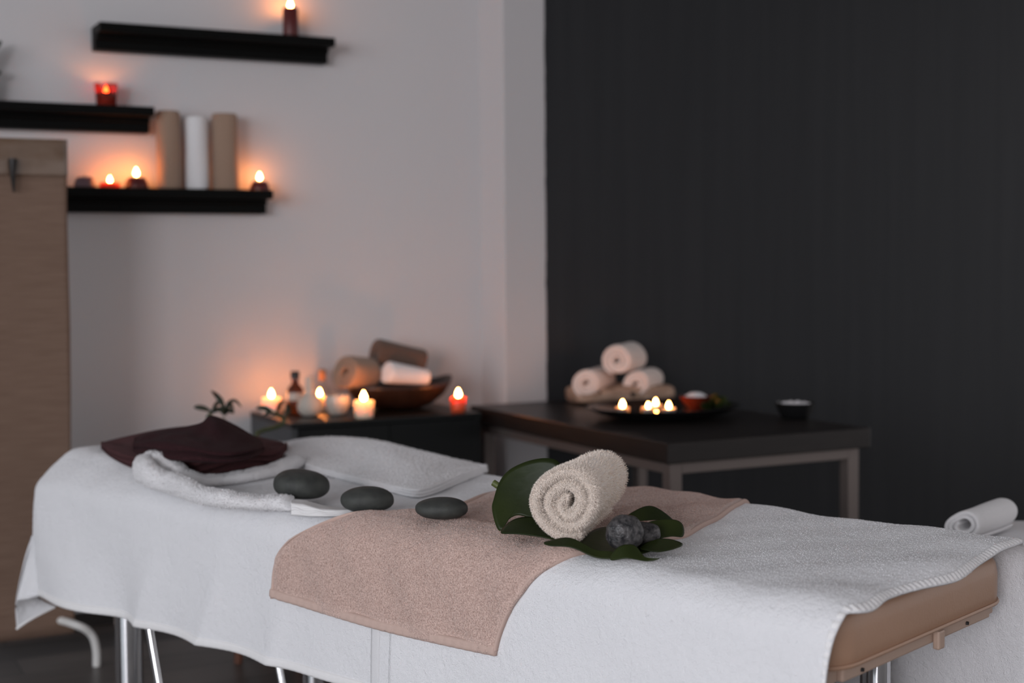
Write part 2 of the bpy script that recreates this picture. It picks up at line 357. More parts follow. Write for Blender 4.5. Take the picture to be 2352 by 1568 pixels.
# a plant at the far left of the middle shelf, only its leaf tips reach into the frame
pc = on_shelf(-42, Z2, .066)
t = thing('potted_plant', 'small potted plant at the left edge of the middle shelf', 'plant', pc)
lathe('pot', pc, [(0, 0), (.028, 0), (.038, .06), (.034, .06), (.030, .05), (0, .05)], M['pot'], t)
def leaf_strip(name, ctrl, w, m, parent, side=None, n=12, th=.0006):
    P = curve_pts(ctrl, n); T = np.gradient(P, axis=0); T /= np.linalg.norm(T, axis=1)[:, None]
    s = np.cross(T, A3(*(side or (0, -1, .3)))); s /= np.linalg.norm(s, axis=1)[:, None]; k = np.linspace(0, 1, n)
    wd_ = w * np.sin(np.pi * (k * .93 + .04)) ** .8; nn = np.cross(s, T)
    G = np.stack([P - s * wd_[:, None], P - nn * (wd_ * .25)[:, None], P + s * wd_[:, None]], 1)
    V, f = solid_grid(G + nn[:, None] * th, G - nn[:, None] * th)
    return mesh_obj(name, V, f, m, parent)
for dx, h, w in ((.062, .16, .016), (.060, .045, .014), (-.05, .15, .015), (-.03, .08, .015)):
    leaf_strip('leaf', [pc + ZV * .05, pc + U * dx * .5 + ZV * (.05 + h * .55), pc + U * dx + ZV * (.05 + h * .75)], w, M['bleaf'], t)

# ------------------------------------------------------------------ rolled towels
def roll(name, c, axis, length, R, turns, thick, m, label=None, cat='towel', group=None, upv=None, squash=1., core=.15, fz=None, wob=.03, seed=1, N_=110, gap=.12, taper=1., parent=None, phase=-1.9, ring=14):
    """Spiral of thick cloth; c is the centre of the near end face."""
    g = np.random.default_rng(seed); ax = np.asarray(axis, float); ax = ax / np.linalg.norm(ax)
    upv = ZV if upv is None else upv; ex = np.cross(ax, upv); ex /= np.linalg.norm(ex); ey = np.cross(ex, ax)
    th = np.linspace(0, turns * 2 * math.pi, N_); rin = R * core; rc = rin + (R - thick / 2 - rin) * (th / th[-1]) ** .92
    ph = g.random(6) * 6.28
    rc = rc * (1 + wob * np.sin(2 * th + ph[0]) + wob * .6 * np.sin(3 * th + ph[1])) + thick * .16 * np.sin(th * 1.37 + ph[2]) * np.sin(th * .61 + ph[3])
    ang = phase - (th[-1] - th)
    cx = rc * np.cos(ang); cy = rc * np.sin(ang)
    tx = np.gradient(cx); ty = np.gradient(cy); l = np.hypot(tx, ty); nx, ny = ty / l, -tx / l
    half = thick * (1 - gap) / 2 * np.ones(N_); taper_ = np.minimum(1, np.minimum(np.arange(N_), np.arange(N_)[::-1]) / 3. + .35); half = half * taper_
    ks = np.concatenate([[0, .25, .6, 1.0], np.linspace(1.6, length / thick - 1.6, ring), [length / thick - 1.0, length / thick - .6, length / thick - .25, length / thick]]) * thick
    fac = np.concatenate([[.45, .78, .95, 1], np.ones(ring), [1, .95, .78, .45]])
    V = []
    for k, f in zip(ks, fac):
        sc = (1 + (taper - 1) * k / length) * (1 + .012 * math.sin(k / length * 7 + ph[3]))
        dz = .012 * R * np.sin(ang * 3 + k / length * 5 + ph[4])
        # telescoping: inner wraps stand a little proud or back
        tele = (.25 * thick * np.sin(th * .9 + ph[5])) if (k < length / 2) else 0 * th
        for sgn in (1, -1):
            X = (cx + sgn * nx * half * f) * sc; Y = (cy + sgn * ny * half * f) * sc * squash + dz
            V.append(c + ex * X[:, None] + ey * Y[:, None] + ax * (k + tele * max(0, 1 - k / (length * .5)))[:, None])
    nr = len(ks); V = np.array(V).reshape(nr, 2, N_, 3)
    loop = np.concatenate([V[:, 0], V[:, 1][:, ::-1]], 1); m2 = 2 * N_        # closed cross-section
    VV = loop.reshape(-1, 3); Fs = []
    i, j = np.meshgrid(np.arange(nr - 1), np.arange(m2), indexing='ij'); a_ = (i * m2 + j).ravel(); b_ = (i * m2 + (j + 1) % m2).ravel()
    Fs.append(np.stack([a_, b_, b_ + m2, a_ + m2], 1))
    j = np.arange(N_ - 1); o_ = j; p_ = m2 - 1 - j
    Fs[0] = Fs[0] if True else None; k0 = (nr - 1) * m2; cap_ = np.stack([o_ + 1, o_, p_, p_ - 1], 1)
    Fq = Fs[0]
    # make sure side faces look outwards (outer edge = first half)
    qd = VV[Fq[(nr // 2) * m2 + N_ - 25]]; nn = np.cross(qd[2] - qd[0], qd[3] - qd[1]); rad = qd.mean(0) - c; rad = rad - ax * (rad @ ax)
    if nn @ rad < 0: Fq = Fq[:, ::-1]
    qd = VV[cap_[N_ // 2]]; nn = np.cross(qd[2] - qd[0], qd[3] - qd[1]); c1 = cap_ if nn @ ax < 0 else cap_[:, ::-1]
    Fq = np.vstack([Fq, c1, c1[:, ::-1] + k0])
    if fz: o = fuzzy_obj(name, VV, Fq, m, parent, fz)
    else: o = mesh_obj(name, VV, Fq, m, parent)
    if label: tag(o, label, cat, group)
    return o
for px, mm, lab, sd, w in ((389, 'tan_towel', 'tan rolled towel standing on lowest shelf, left of the white roll', 3, .0435), (455, 'towel_white', 'white rolled towel standing between two tan rolls on lowest shelf', 4, .0385), (519, 'tan_towel', 'tan rolled towel standing on lowest shelf, right of the white roll', 5, .0425)):
    P = on_shelf(px, Z3 + .001, .062)
    roll('rolled_towel', P, ZV, .228 if mm == 'tan_towel' else .215, w, 3, .016, M[mm], lab, group='standing rolled towels on lowest shelf', upv=N, seed=sd, wob=.035, taper=.97, core=.12)

# ------------------------------------------------------------------ woven screen at the left
ns = .42
t = thing('room_screen', 'tan woven room screen on white tube feet at the left edge', 'screen', un(-.75, ns, 0))
def screen_panel(z0, z1, n0, amp, m, name):
    us = np.linspace(-1.05, -.603, 30); zs = np.linspace(z0, z1, 40); G = np.zeros((30, 40, 3))
    for i, u_ in enumerate(us):
        for j, z in enumerate(zs):
            e = .012 * (1 - (z / 1.4)) if i == 29 else 0
            G[i, j] = un(u_ - e + (.0015 * math.sin(z * 9) if i == 29 else 0), n0 + amp * math.sin(u_ * 14 + z * 2) + amp * math.sin(z * 31 + u_ * 3), z)
    V, f = solid_grid(G, G - N * .006)
    return mesh_obj(name, V, f, m, t)
screen_panel(.088, 1.318, ns, .0015, M['screen'], 'woven_panel')
screen_panel(1.305, 1.400, ns + .008, .003, M['screen_film'], 'top_band')
tube('tie', [un(-.742, ns + .02, 1.345), un(-.744, ns + .022, 1.31), un(-.741, ns + .015, 1.26)], [.012, .008, .003], M['dark_wood'], t)
fz_ = onz(222, 1530, 0); fu, fn = toun(fz_)
for sgn, uu in ((1, fu), (-1, fu - .95)):
    tube('foot', curve_pts([un(uu - sgn * .30, ns - .03, .135), un(uu - sgn * .12, ns - .03, .128), un(uu - sgn * .05, fn, .118), un(uu - sgn * .012, fn, .088), un(uu, fn, .045), un(uu, fn, 0.001)], 26), .0105, M['white_metal'], t)
tube('pole', [un(-.84, ns - .025, .13), un(-.84, ns - .025, 1.38)], .011, M['white_metal'], t)
tube('cross_rod', [un(-1.04, ns - .022, 1.37), un(-.62, ns - .022, 1.37)], .007, M['white_metal'], t)

# ------------------------------------------------------------------ black cabinet with candles
t = thing('cabinet', 'low dark grey cabinet against white wall, covered in candles', 'cabinet', un(.3, .22, 0))
cu0, cu1, cn0, cn1 = 0.0, .60, .03, .425
box('side_panel', un, cu0, cu0 + .018, cn0, cn1, 0, HB - .016, M['cabinet_side'], t)
box('side_panel', un, cu1 - .018, cu1, cn0, cn1, 0, HB - .016, M['cabinet'], t)
box('back_panel', un, cu0 + .018, cu1 - .018, cn0, cn0 + .01, .02, HB - .016, M['cabinet'], t)
box('top', un, cu0 - .002, cu1 + .002, cn0, cn1 + .002, HB - .016, HB, M['cabinet'], t)
for k in range(2):
    d = box('door', un, cu0 + .020 + k * .282, cu0 + .300 + k * .282, cn1 - .018, cn1, .05, HB - .018, M['cabinet'], t)
box('plinth', un, cu0 + .02, cu1 - .02, cn0 + .02, cn1 - .03, 0, .048, M['black_plastic'], t)
HBT = HB + .0006
def on_cab(px, py):
    u_, n_ = toun(onz(px, py, HBT)); P = un(u_, min(max(n_, .075), .385), HBT); d = ray(px, py)
    q_ = onp(px, py, P, N); return un(toun(q_)[0], toun(P)[1], HBT)
candle(on_cab(624, 949), .031, .048, M['pink_wax'], 'wide peach candle glowing at the left end of the cabinet top', fh=.027, name='votive_candle')
candle(on_cab(836, 961), .027, .050, M['cream_wax'], 'cream tapered candle at the cabinet front edge before the wooden bowl', rtop=.031, fh=.030, name='votive_candle')
candle(on_cab(1053, 945), .022, .044, M['orange_wax'], 'orange red candle right of the wooden bowl on the cabinet', rtop=.026, fh=.028, name='votive_candle')
candle(on_cab(735, 943), .022, .046, M['cream_wax'], 'small candle half hidden behind the herbal compress ball on the cabinet', fh=.024, name='votive_candle')
# amber bottle
P = on_cab(679, 950); k = 1.0
t = thing('amber_bottle', 'amber glass oil bottle with black cap and pale label on cabinet', 'bottle', P)
lathe('glass_body', P, [(0, 0), (.023, 0), (.026, .004), (.026, .066), (.022, .080), (.0115, .092), (.0105, .108), (0, .108)], M['amber_glass'], t)
lathe('label', P, [(.0263, .042), (.0266, .043), (.0266, .064), (.0263, .065)], M['paper'], t)
lathe('cap', P + ZV * .108, [(0, 0), (.0135, 0), (.0135, .020), (.012, .022), (0, .022)], M['black_plastic'], t)
# clear bottle with cork
P = on_cab(741, 934)
t = thing('corked_bottle', 'clear glass bottle with cork stopper behind the compress ball', 'bottle', P)
lathe('glass_body', P, [(0, 0), (.024, 0), (.026, .003), (.026, .050), (.022, .068), (.012, .080), (.010, .096), (.011, .098), (.009, .098), (.009, .082), (.020, .066), (.0235, .048), (.0235, .005), (0, .005)], M['clear_glass'], t)
lathe('cork', P + ZV * .088, [(0, 0), (.0088, 0), (.0115, .012), (.012, .034), (.010, .037), (0, .037)], M['cork'], t)
# herbal compress ball
P = on_cab(712, 955)
t = thing('herbal_compress', 'cream muslin herbal compress ball with upright handle on the cabinet', 'compress', P)
lathe('pouch', P, [(0, 0), (.022, .001), (.034, .012), (.038, .028), (.035, .044), (.024, .058), (.014, .066), (.010, .072), (.0135, .078), (.0125, .105), (.010, .118), (0, .119)], M['muslin'], t, wob=.012)
lathe('binding', P + ZV * .067, [(.0115, 0), (.0145, .002), (.0145, .009), (.0115, .011)], M['ceramic'], t)
# round cream pot
P = on_cab(775, 953)
t = thing('ceramic_cup', 'rounded cream ceramic cup between compress ball and cream tapered candle', 'cup', P)
lathe('cup_body', P, [(0, 0), (.020, 0), (.030, .010), (.037, .030), (.038, .046), (.035, .060), (.032, .060), (.034, .044), (.030, .018), (0, .008)], M['ceramic'], t)
# carved wooden bowl with three rolled towels
BP = on_cab(918, 938); tb = thing('wooden_bowl', 'carved dark wooden bowl with raised right lip on the cabinet', 'bowl', BP)
def bowl_mesh():
    prof = [(0, 0), (.065, 0), (.105, .010), (.150, .038), (.172, .068), (.175, .080), (.168, .080), (.156, .060), (.115, .024), (.06, .012), (0, .010)]
    n = 56; tt = np.linspace(0, 2 * math.pi, n, endpoint=False); V = []
    for r, z in prof:
        for q_ in tt:
            lift = 1 + .25 * max(0, math.cos(q_)) ** 6
            V.append(BP + U * (r * 1.0 * math.cos(q_)) - N * (r * .62 * math.sin(q_)) + ZV * z * lift)
    f = [(i * n + j, i * n + (j + 1) % n, (i + 1) * n + (j + 1) % n, (i + 1) * n + j) for i in range(len(prof) - 1) for j in range(n)]
    mesh_obj('bowl_body', np.array(V), f, M['bowl_wood'], tb)
bowl_mesh()
def ax2(P, Q): v = Q - P; return v
gb = 'rolled towels in the wooden bowl'
roll('rolled_towel', onp(792, 855, BP + N * .07, N), A3(.50, .85, -.10), .13, .056, 3, .016, M['tan_towel'], 'tan rolled towel leaning at the left of the wooden bowl', group=gb, seed=11, wob=.03)
roll('rolled_towel', onp(862, 808, BP + N * .0, N), A3(.86, .45, -.24), .165, .045, 3, .013, M['brown_towel'], 'dark brown rolled towel lying on top in the wooden bowl', group=gb, seed=12)
roll('rolled_towel', onp(889, 855, BP + N * .085, N), A3(.84, .52, -.16), .14, .041, 3, .012, M['towel_white'], 'white rolled towel in front in the wooden bowl', group=gb, seed=13, taper=.72)

# ------------------------------------------------------------------ dark side table
tu0, tu1, tn0, tn1 = .664, 1.319, .2165, 1.352
t = thing('side_table', 'dark wood side table on brown metal frame legs before charcoal wall', 'table', un((tu0 + tu1) / 2, (tn0 + tn1) / 2, 0))
box('tabletop', un, tu0, tu1, tn0, tn1, HB - .053, HB, M['dark_wood'], t, bv=.003)
LG = .036; zi = HB - .053; ins = .022
for (uu, nn_) in ((tu0 + ins, tn1 - ins - LG), (tu1 - ins - LG, tn1 - ins - LG), (tu0 + ins, tn0 + ins), (tu1 - ins - LG, tn0 + ins)):
    box('leg', un, uu, uu + LG, nn_, nn_ + LG, 0, zi, M['frame_metal'], t, bv=.002)
for (a0, a1, b0, b1) in ((tu0 + ins + LG, tu1 - ins - LG, tn1 - ins - LG, tn1 - ins), (tu0 + ins + LG, tu1 - ins - LG, tn0 + ins, tn0 + ins + LG), (tu0 + ins, tu0 + ins + LG, tn0 + ins + LG, tn1 - ins - LG), (tu1 - ins - LG, tu1 - ins, tn0 + ins + LG, tn1 - ins - LG)):
    box('frame_rail', un, a0, a1, b0, b1, zi - .030, zi, M['frame_metal'], t, bv=.002)
def on_tab(px, py, h=0): return onz(px, py, HBT + h)
# black plate with water, tealights
PP = on_tab(1525, 958)
t = thing('serving_plate', 'large black oval plate with floating tealights on the side table', 'plate', PP)
pr = .236
lathe('plate_body', PP, [(0, 0), (.11, 0), (.15, .004), (.20, .016), (pr, .034), (pr - .004, .036), (.195, .022), (.145, .011), (0, .009)], M['black_plate'], t, n=64, sx=1, sy=.82, axes=(U, -N))
lathe('water', PP, [(0, .0095), (.155, .0135), (.160, .0160), (0, .0162)], M['water'], t, n=48, sx=1, sy=.82, axes=(U, -N))
def tealight(px, py, lab, fh):
    c = on_tab(px, py, .0105)
    t = thing('tealight', lab, 'candle', c, 'tealights floating in the black plate')
    lathe('cup', c, [(0, 0), (.019, 0), (.0205, .002), (.0205, .014), (.0198, .014), (.0190, .003), (0, .002)], M['aluminium'], t)
    lathe('wax', c + ZV * .0025, [(0, 0), (.0188, 0), (.0190, .0095), (.016, .0095), (.008, .0085), (0, .0085)], M['pink_wax'], t)
    tube('wick', [c + ZV * .010, c + ZV * .0155], .0008, M['wick'], t, n=6)
    flame_mesh('flame', c + ZV * .013, fh, t)
tealight(1430, 946, 'leftmost of the four tealights in the black plate', .024)
tealight(1489, 947, 'tealight at the front of the overlapping pair in the black plate', .018)
tealight(1506, 940, 'tealight behind the front one of the overlapping pair, in the black plate', .021)
tealight(1536, 948, 'rightmost of the four tealights in the black plate', .021)
# copper bowl of salt, standing in the plate, and green leaves
P = on_tab(1598, 938, .012)
t = thing('salt_bowl', 'small copper red bowl of white salt on the black plate', 'bowl', P)
lathe('bowl_body', P, [(0, 0), (.018, 0), (.022, .003), (.038, .018), (.049, .038), (.047, .039), (.036, .022), (.018, .009), (0, .008)], M['copper'], t)
lathe('salt', P, [(0, .0275), (.0385, .0285), (.030, .040), (.016, .048), (0, .050)], M['salt'], t, wob=.02)
P = on_tab(1640, 938, .016)
t = thing('leaf_sprig', 'dark green leaf sprig beside the copper bowl on the black plate', 'leaf', P)
for k, (dx, dy, dz, w) in enumerate(((.035, -.01, .030, .014), (-.045, -.025, .012, .013), (.01, .0, .040, .015), (.055, .01, .014, .012), (-.02, -.03, .022, .013))):
    leaf_strip('leaf', [P, P + A3(dx * .5, dy * .5 - .01, dz * .8), P + A3(dx, dy - .02, dz)], w, M['leaf'], t)
# small black bowl
P = on_tab(1826, 961)
t = thing('bath_salt_bowl', 'small black bowl with white pebbles at the right end of side table', 'bowl', P)
lathe('bowl_body', P, [(0, 0), (.034, 0), (.038, .003), (.048, .020), (.057, .046), (.0545, .047), (.045, .024), (.030, .010), (0, .008)], M['black_plate'], t)
for k in range(16):
    q_ = k * 2.4; rr = .006 + .0085 * math.sqrt(k); c = P + A3(rr * math.cos(q_), rr * math.sin(q_), .036 + .009 * math.cos(rr * 30))
    s = lathe('pebble', c, [(0, -.007), (.006, -.005), (.009, 0), (.006, .005), (0, .007)], M['salt'], t, n=10, wob=.06)
# rustic log slab with three rolled towels
LP = on_tab(1424, 922)
lx = A3(math.cos(-.25), math.sin(-.25), 0); lx = (U * .80 - N * -.0 + N * .15); lx /= np.linalg.norm(lx); ly = np.cross(ZV, lx)
def log_slab():
    n, m = 26, 20; G = []
    for i in range(n):
        x = -.165 + .33 * i / (n - 1); e = 1 - .25 * (abs(x) / .165) ** 6
        for j in range(m):
            q_ = 2 * math.pi * j / m; yy = math.cos(q_); zz = math.sin(q_)
            yy = math.copysign(abs(yy) ** .6, yy); zz = math.copysign(abs(zz) ** .55, zz)
            w = .085 * e * (1 + .06 * math.sin(x * 40) + .05 * math.sin(q_ * 3 + x * 25)); h = .028 * (1 + .10 * math.sin(x * 33 + 1)) * e
            G.append(LP + lx * x + ly * (yy * w) + ZV * (.029 + zz * h))
    f = [(i * m + j, i * m + (j + 1) % m, (i + 1) * m + (j + 1) % m, (i + 1) * m + j) for i in range(n - 1) for j in range(m)] + [tuple(range(m))[::-1], tuple((n - 1) * m + j for j in range(m))]
    o = mesh_obj('log_slab', np.array(G), f, M['log']); o.data.validate()
    tag(o, 'weathered wooden log slab under the stacked towels on side table', 'wood slab')
    for kx, kz, rr in ((.012, .032, .010), (-.10, .04, .006)):
        c = LP + lx * kx - ly * .083 + ZV * kz
        lathe('knot', c, [(0, -rr), (rr * .8, -rr * .6), (rr, 0), (rr * .8, rr * .6), (0, rr)], M['wick'], o, n=10)
log_slab()
axr = A3(.38, .92, 0); g_ = 'rolled white towels stacked on the log slab'
ztop = HBT + .0575
def trow(px, py, R, L, lab, sd, up_=0):
    # centre of the near face seen at px,py on the vertical plane through the slab front
    c = onp(px, py, LP - ly * .075, ly)
    roll('rolled_towel', c, axr, L, R, 3, R * .30, M['pink_white'], lab, group=g_, seed=sd, wob=.035)
trow(1346, 880, .050, .18, 'white rolled towel at the lower left of the pile on the log slab', 21)
trow(1460, 882, .050, .18, 'white rolled towel at the lower right of the pile on the log slab', 22)
trow(1417, 828, .055, .18, 'white rolled towel on top of the pile on the log slab', 23)

# ------------------------------------------------------------------ massage table
L_, WD = 1.90, .52; RE = .045; ZT = .620
def sst(x, a, b): k = np.clip((x - a) / (b - a), 0, 1); return k * k * (3 - 2 * k)
def drape(s, t, off=0., wr=1.):
    """Cloth lying over the table: s runs along it from the right end, t across it from the near edge."""
    s = np.asarray(s, float); t = np.asarray(t, float)
    ex = np.where(s > L_, s - L_, np.where(s < 0, s, 0)); ey = np.where(t > WD, t - WD, np.where(t < 0, t, 0))
    e = np.hypot(ex, ey) + 1e-12; dx, dy = ex / e, ey / e; e = e * .25 + .75 * np.maximum(np.abs(ex), np.abs(ey)) + 1e-12
    q_ = np.minimum(e / RE, math.pi / 2); rem = np.maximum(e - RE * math.pi / 2, 0)
    corner = 2 * np.abs(dx * dy)
    flare = .05 + .03 * corner + .05 * (dx > .5)
    out = RE * np.sin(q_) + rem * flare; dn = RE * (1 - np.cos(q_)) + rem * np.sqrt(1 - np.minimum(flare, .9) ** 2)
    # hanging folds
    fold = np.sin(q_) * rem / .2
    w1 = (1 - 2 * np.abs(np.sin(((s - .35 * rem) * 30 + .8) / 2)) ** 1.0) * sst(s, .95, 1.15) * (1 - sst(s, 1.55, 1.75))
    w2 = np.sin((s + 1.1 * rem) * 19 + 2.4) * (1 - sst(s, .75, .95)) * .35
    w3 = np.sin((s + .5 * rem) * 17 + 1.2) * sst(s, 1.45, 1.6)
    out = out + wr * fold * (.0085 * w1 + .006 * w2 + .012 * w3) * (dy < 0)
    out = out + off * np.sin(q_)
    a_ = np.clip(s, 0, L_) + dx * out; b_ = np.clip(t, 0, WD) + dy * out
    z = ZT - dn + off * np.cos(q_)
    top = np.cos(q_)
    z = z + top * (.042 * sst(s, 1.36, 1.80) * sst(t, -.035, .05) * (1 - sst(t, .30, .52)))          # head cushion under the sheet
    z = z + top * wr * (.0022 * np.sin(s * 9 + t * 5) + .0018 * np.sin(s * 21 - t * 17 + 1) + .0012 * np.sin(s * 43 + t * 29))
    z = z + wr * .004 * sst(-s, -.16, .0) * np.sin(t * 23 + 2.6) * sst(t, .02, .1) * (s > -.2) * (1 - sst(t, .42, .5))
    return T0 + a_[..., None] * TA + b_[..., None] * TB + z[..., None] * ZV
mt = thing('massage_table', 'massage table with tan vinyl pad and chrome legs under white sheets', 'table', tab(L_ / 2, WD / 2, 0))
def pad():
    rc = .075; out = []
    for cx, cy, a0 in ((L_ - rc, WD - rc + .028, 0), (rc, WD - rc + .028, math.pi / 2), (rc, rc - .03, math.pi), (L_ - rc, rc - .03, 1.5 * math.pi)):
        for k in range(9): q_ = a0 + k / 8 * math.pi / 2; out.append((cx + rc * math.cos(q_), cy + rc * math.sin(q_)))
    out = np.array(out); n = len(out); c = out.mean(0); V = []
    prof = [(.03, .528), (.006, .530), (.001, .536), (0, .55), (.0, .578), (.003, .594), (.012, .606), (.03, .611), (.10, .612)]
    for ins_, z in prof:
        d = out - np.clip(out, [.12, .10], [L_ - .12, WD - .10]); l = np.linalg.norm(d, axis=1)[:, None]
        p = out - d / l * ins_
        V += [tab(x, y, z) for x, y in p]
    k = len(prof); f = [(i * n + j, i * n + (j + 1) % n, (i + 1) * n + (j + 1) % n, (i + 1) * n + j) for i in range(k - 1) for j in range(n)]
    f += [tuple(range(n))[::-1], tuple((k - 1) * n + j for j in range(n))]
    p = mesh_obj('pad', np.array(V), f, M['vinyl'], mt)
    rr = np.array([tab(x, y, .534) for x, y in out] + [tab(*out[0], .534)])
    tube('piping', rr, .0032, M['vinyl'], p, n=6)
pad()
for (a0, a1, b0, b1) in ((.02, L_ - .02, .00, .03), (.02, L_ - .02, WD - .03, WD), (.012, .04, .03, WD - .03), (L_ - .04, L_ - .012, .03, WD - .03)):
    box('apron', tab, a0, a1, b0, b1, .509, .529, M['vinyl_frame'], mt, bv=.003)
box('latch', tab, .001, .012, .29, .31, .500, .528, M['vinyl_frame'], mt, bv=.003)
for b_ in (.08, .405):
    lathe('screw', tab(.0112, b_, .5135), [(0, 0), (.003, .001), (.003, .005), (0, .006)], M['black_plastic'], mt, n=10)
LEGS = [(1.765, .08, .030), (1.60, .46, .024), (.24, .08, .026), (.17, .42, .024)]
for a_, b_, r_ in LEGS:
    lg = tube('leg', [tab(a_, b_, .012), tab(a_, b_, .25), tab(a_, b_, .510)], r_, M['chrome'], mt, n=24)
    lathe('foot_cap', tab(a_, b_, 0), [(0, 0), (r_ + .004, 0), (r_ + .004, .02), (r_, .024), (0, .024)], M['black_plastic'], lg)
tube('leg', [tab(.14, .37, .012), tab(.14, .37, .510)], .017, M['chrome'], mt, n=20)
tube('brace', [tab(1.735, .10, .36), tab(1.655, .10, .06)], .0085, M['chrome'], mt)
tube('brace', [tab(1.765, .45, .30), tab(1.69, .45, .03)], .0085, M['chrome'], mt)
tube('brace', [tab(.24, .10, .36), tab(.31, .10, .08)], .0085, M['chrome'], mt)

SM = .782                                              # where the two bath sheets meet
TH = .0045
def sheet(name, s0f, s1f, near, far, off, ns_, nt_, label, fz):
    tt = np.concatenate([np.linspace(-near, 0, nt_ // 3), np.linspace(0, WD, nt_ // 3)[1:], np.linspace(WD, WD + far, nt_ // 3)[1:]])
    k = np.linspace(0, 1, ns_); S = np.array([[s0f(q) + (s1f(q) - s0f(q)) * kk for q in tt] for kk in k]); T = np.broadcast_to(tt, S.shape)
    Pt = drape(S, T, off + TH); Pb = drape(S, T, off)
    V, f = solid_grid(Pt, Pb)
    top = gridF(*Pt.shape[:2])
    qd = V[top[len(top) // 2]]
    o = fuzzy_obj(name, V, f, M['sheet'], None, fz, src=top)
    return tag(o, label, 'bath sheet', 'white bath sheets over the massage table')
endhem = lambda t: -.020 - .020 * math.exp(-((t - .25) / .10) ** 2) - .012 * math.exp(-((t - .02) / .05) ** 2) - .02 * max(0, -t)
SL = sheet('bath_sheet', lambda t: SM - .02, lambda t: L_ + .20, .292, .26, .0005, 150, 120, 'white terry bath sheet over the left half of massage table, one corner dangling', dict(count=50000, length=.0022, width=.0008, tilt=1.2, seed=31))
SR = sheet('bath_sheet', endhem, lambda t: SM, .34, .36, .0068, 120, 150, 'white terry bath sheet over the right half, falling along the bare vinyl end', dict(count=70000, length=.0024, width=.0008, tilt=1.2, seed=32))
def strip_on(name, ss, tt, wv, off, th, m, parent, k=5, ridge=0, freq=0):
    """Narrow band following the draped cloth; ss,tt centre line, wv = (ds,dt) half width."""
    ss = np.asarray(ss); tt = np.asarray(tt); j = np.linspace(-1, 1, k); n_ = len(ss)
    S = ss[:, None] + j[None] * wv[0]; T = tt[:, None] + j[None] * wv[1]
    o_ = off + th * (1 - np.abs(j[None]) ** 4 * .6) + ridge * np.sin(np.arange(n_)[:, None] * freq) * np.ones((1, k))
    Pt = drape(S, T, o_); Pb = drape(S, T, off - .004)
    V, f = solid_grid(Pt, Pb); return mesh_obj(name, V, f, m, parent)
tt = np.linspace(-.33, WD + .34, 420)
strip_on('hem', [endhem(q) + .006 for q in tt], tt, (.0052, 0), .0068 + TH, .0006, M['sheet_hem'], SR, ridge=.0014, freq=1.57)
ssn = np.linspace(SM + .01, L_ + .05, 300)
strip_on('hem', ssn, np.full(300, -.284), (0, .008), .0005 + TH, .0018, M['sheet_hem'], SL, ridge=.0003, freq=1.5)
tt = np.linspace(-.285, .02, 60)
strip_on('woven_band', np.full(60, SM + .040), tt, (.011, 0), .0005 + TH, .0009, M['sheet_tape'], SL)
# the corner of the left sheet, folded into a hanging pleat
def flap():
    sp = lambda x, y, bb: onp(x, y, tab(0, bb, 0), TB)
    Utop = sp(72, 1230, -.045); H1 = sp(47, 1352, -.062); Tp = sp(38, 1444, -.05); E1 = sp(126, 1393, .02); Um = sp(120, 1260, .0)
    n, m = 14, 12; G = np.zeros((n, m, 3))
    for i in range(n):
        k = i / (n - 1); Lf = curve_pts([Utop, sp(54, 1290, -.06), sp(36, 1380, -.062), Tp], n)[i]; Rg = curve_pts([Um, sp(70, 1335, -.02), sp(90, 1374, .0), E1], n)[i]
        for j in range(m):
            q_ = j / (m - 1); G[i, j] = Lf * (1 - q_) + Rg * q_ - TB * .010 * math.sin(q_ * math.pi)
    V, f = solid_grid(G, G + TB * .004)
    o = mesh_obj('corner_pleat', V, f, M['sheet'], SL)
    e = np.array([G[-1, j] for j in range(m)]); 
    tube('pleat_hem', e, .0032, M['sheet_hem'], o, n=6)
flap()

# ------------------------------------------------------------------ beige towel across the table
bl_t = np.array([-.19, -.15, -.06, -.012, .039, .126, .27, .397, .56, .80]); bl_s = np.array([1.085, 1.080, 1.062, 1.048, 1.0, .915, .932, .97, 1.0, 1.02])
br_t = np.array([-.19, -.15, -.06, -.02, .04, .275, .60, .80]); br_s = np.array([.548, .542, .512, .494, .474, .440, .530, .57])
ken = np.ones(5) / 5
def smooth_interp(x, X, Y): return np.mean([np.interp(x + d, X, Y) for d in (-.016, -.008, 0, .008, .016)], axis=0)
OB = .0115
bl_t = np.array([-.19, -.15, -.11, -.08, -.055, -.03, .0156, .0586, .124, .197, .319, .60, .80]); bl_s = np.array([1.085, 1.082, 1.080, 1.065, 1.03, .95, .882, .845, .850, .862, .899, .98, 1.0])
br_t = np.array([-.19, -.15, -.10, -.06, -.018, .0877, .21, .376, .509, .62, .80]); br_s = np.array([.548, .542, .52, .485, .438, .405, .393, .438, .4766, .52, .55])
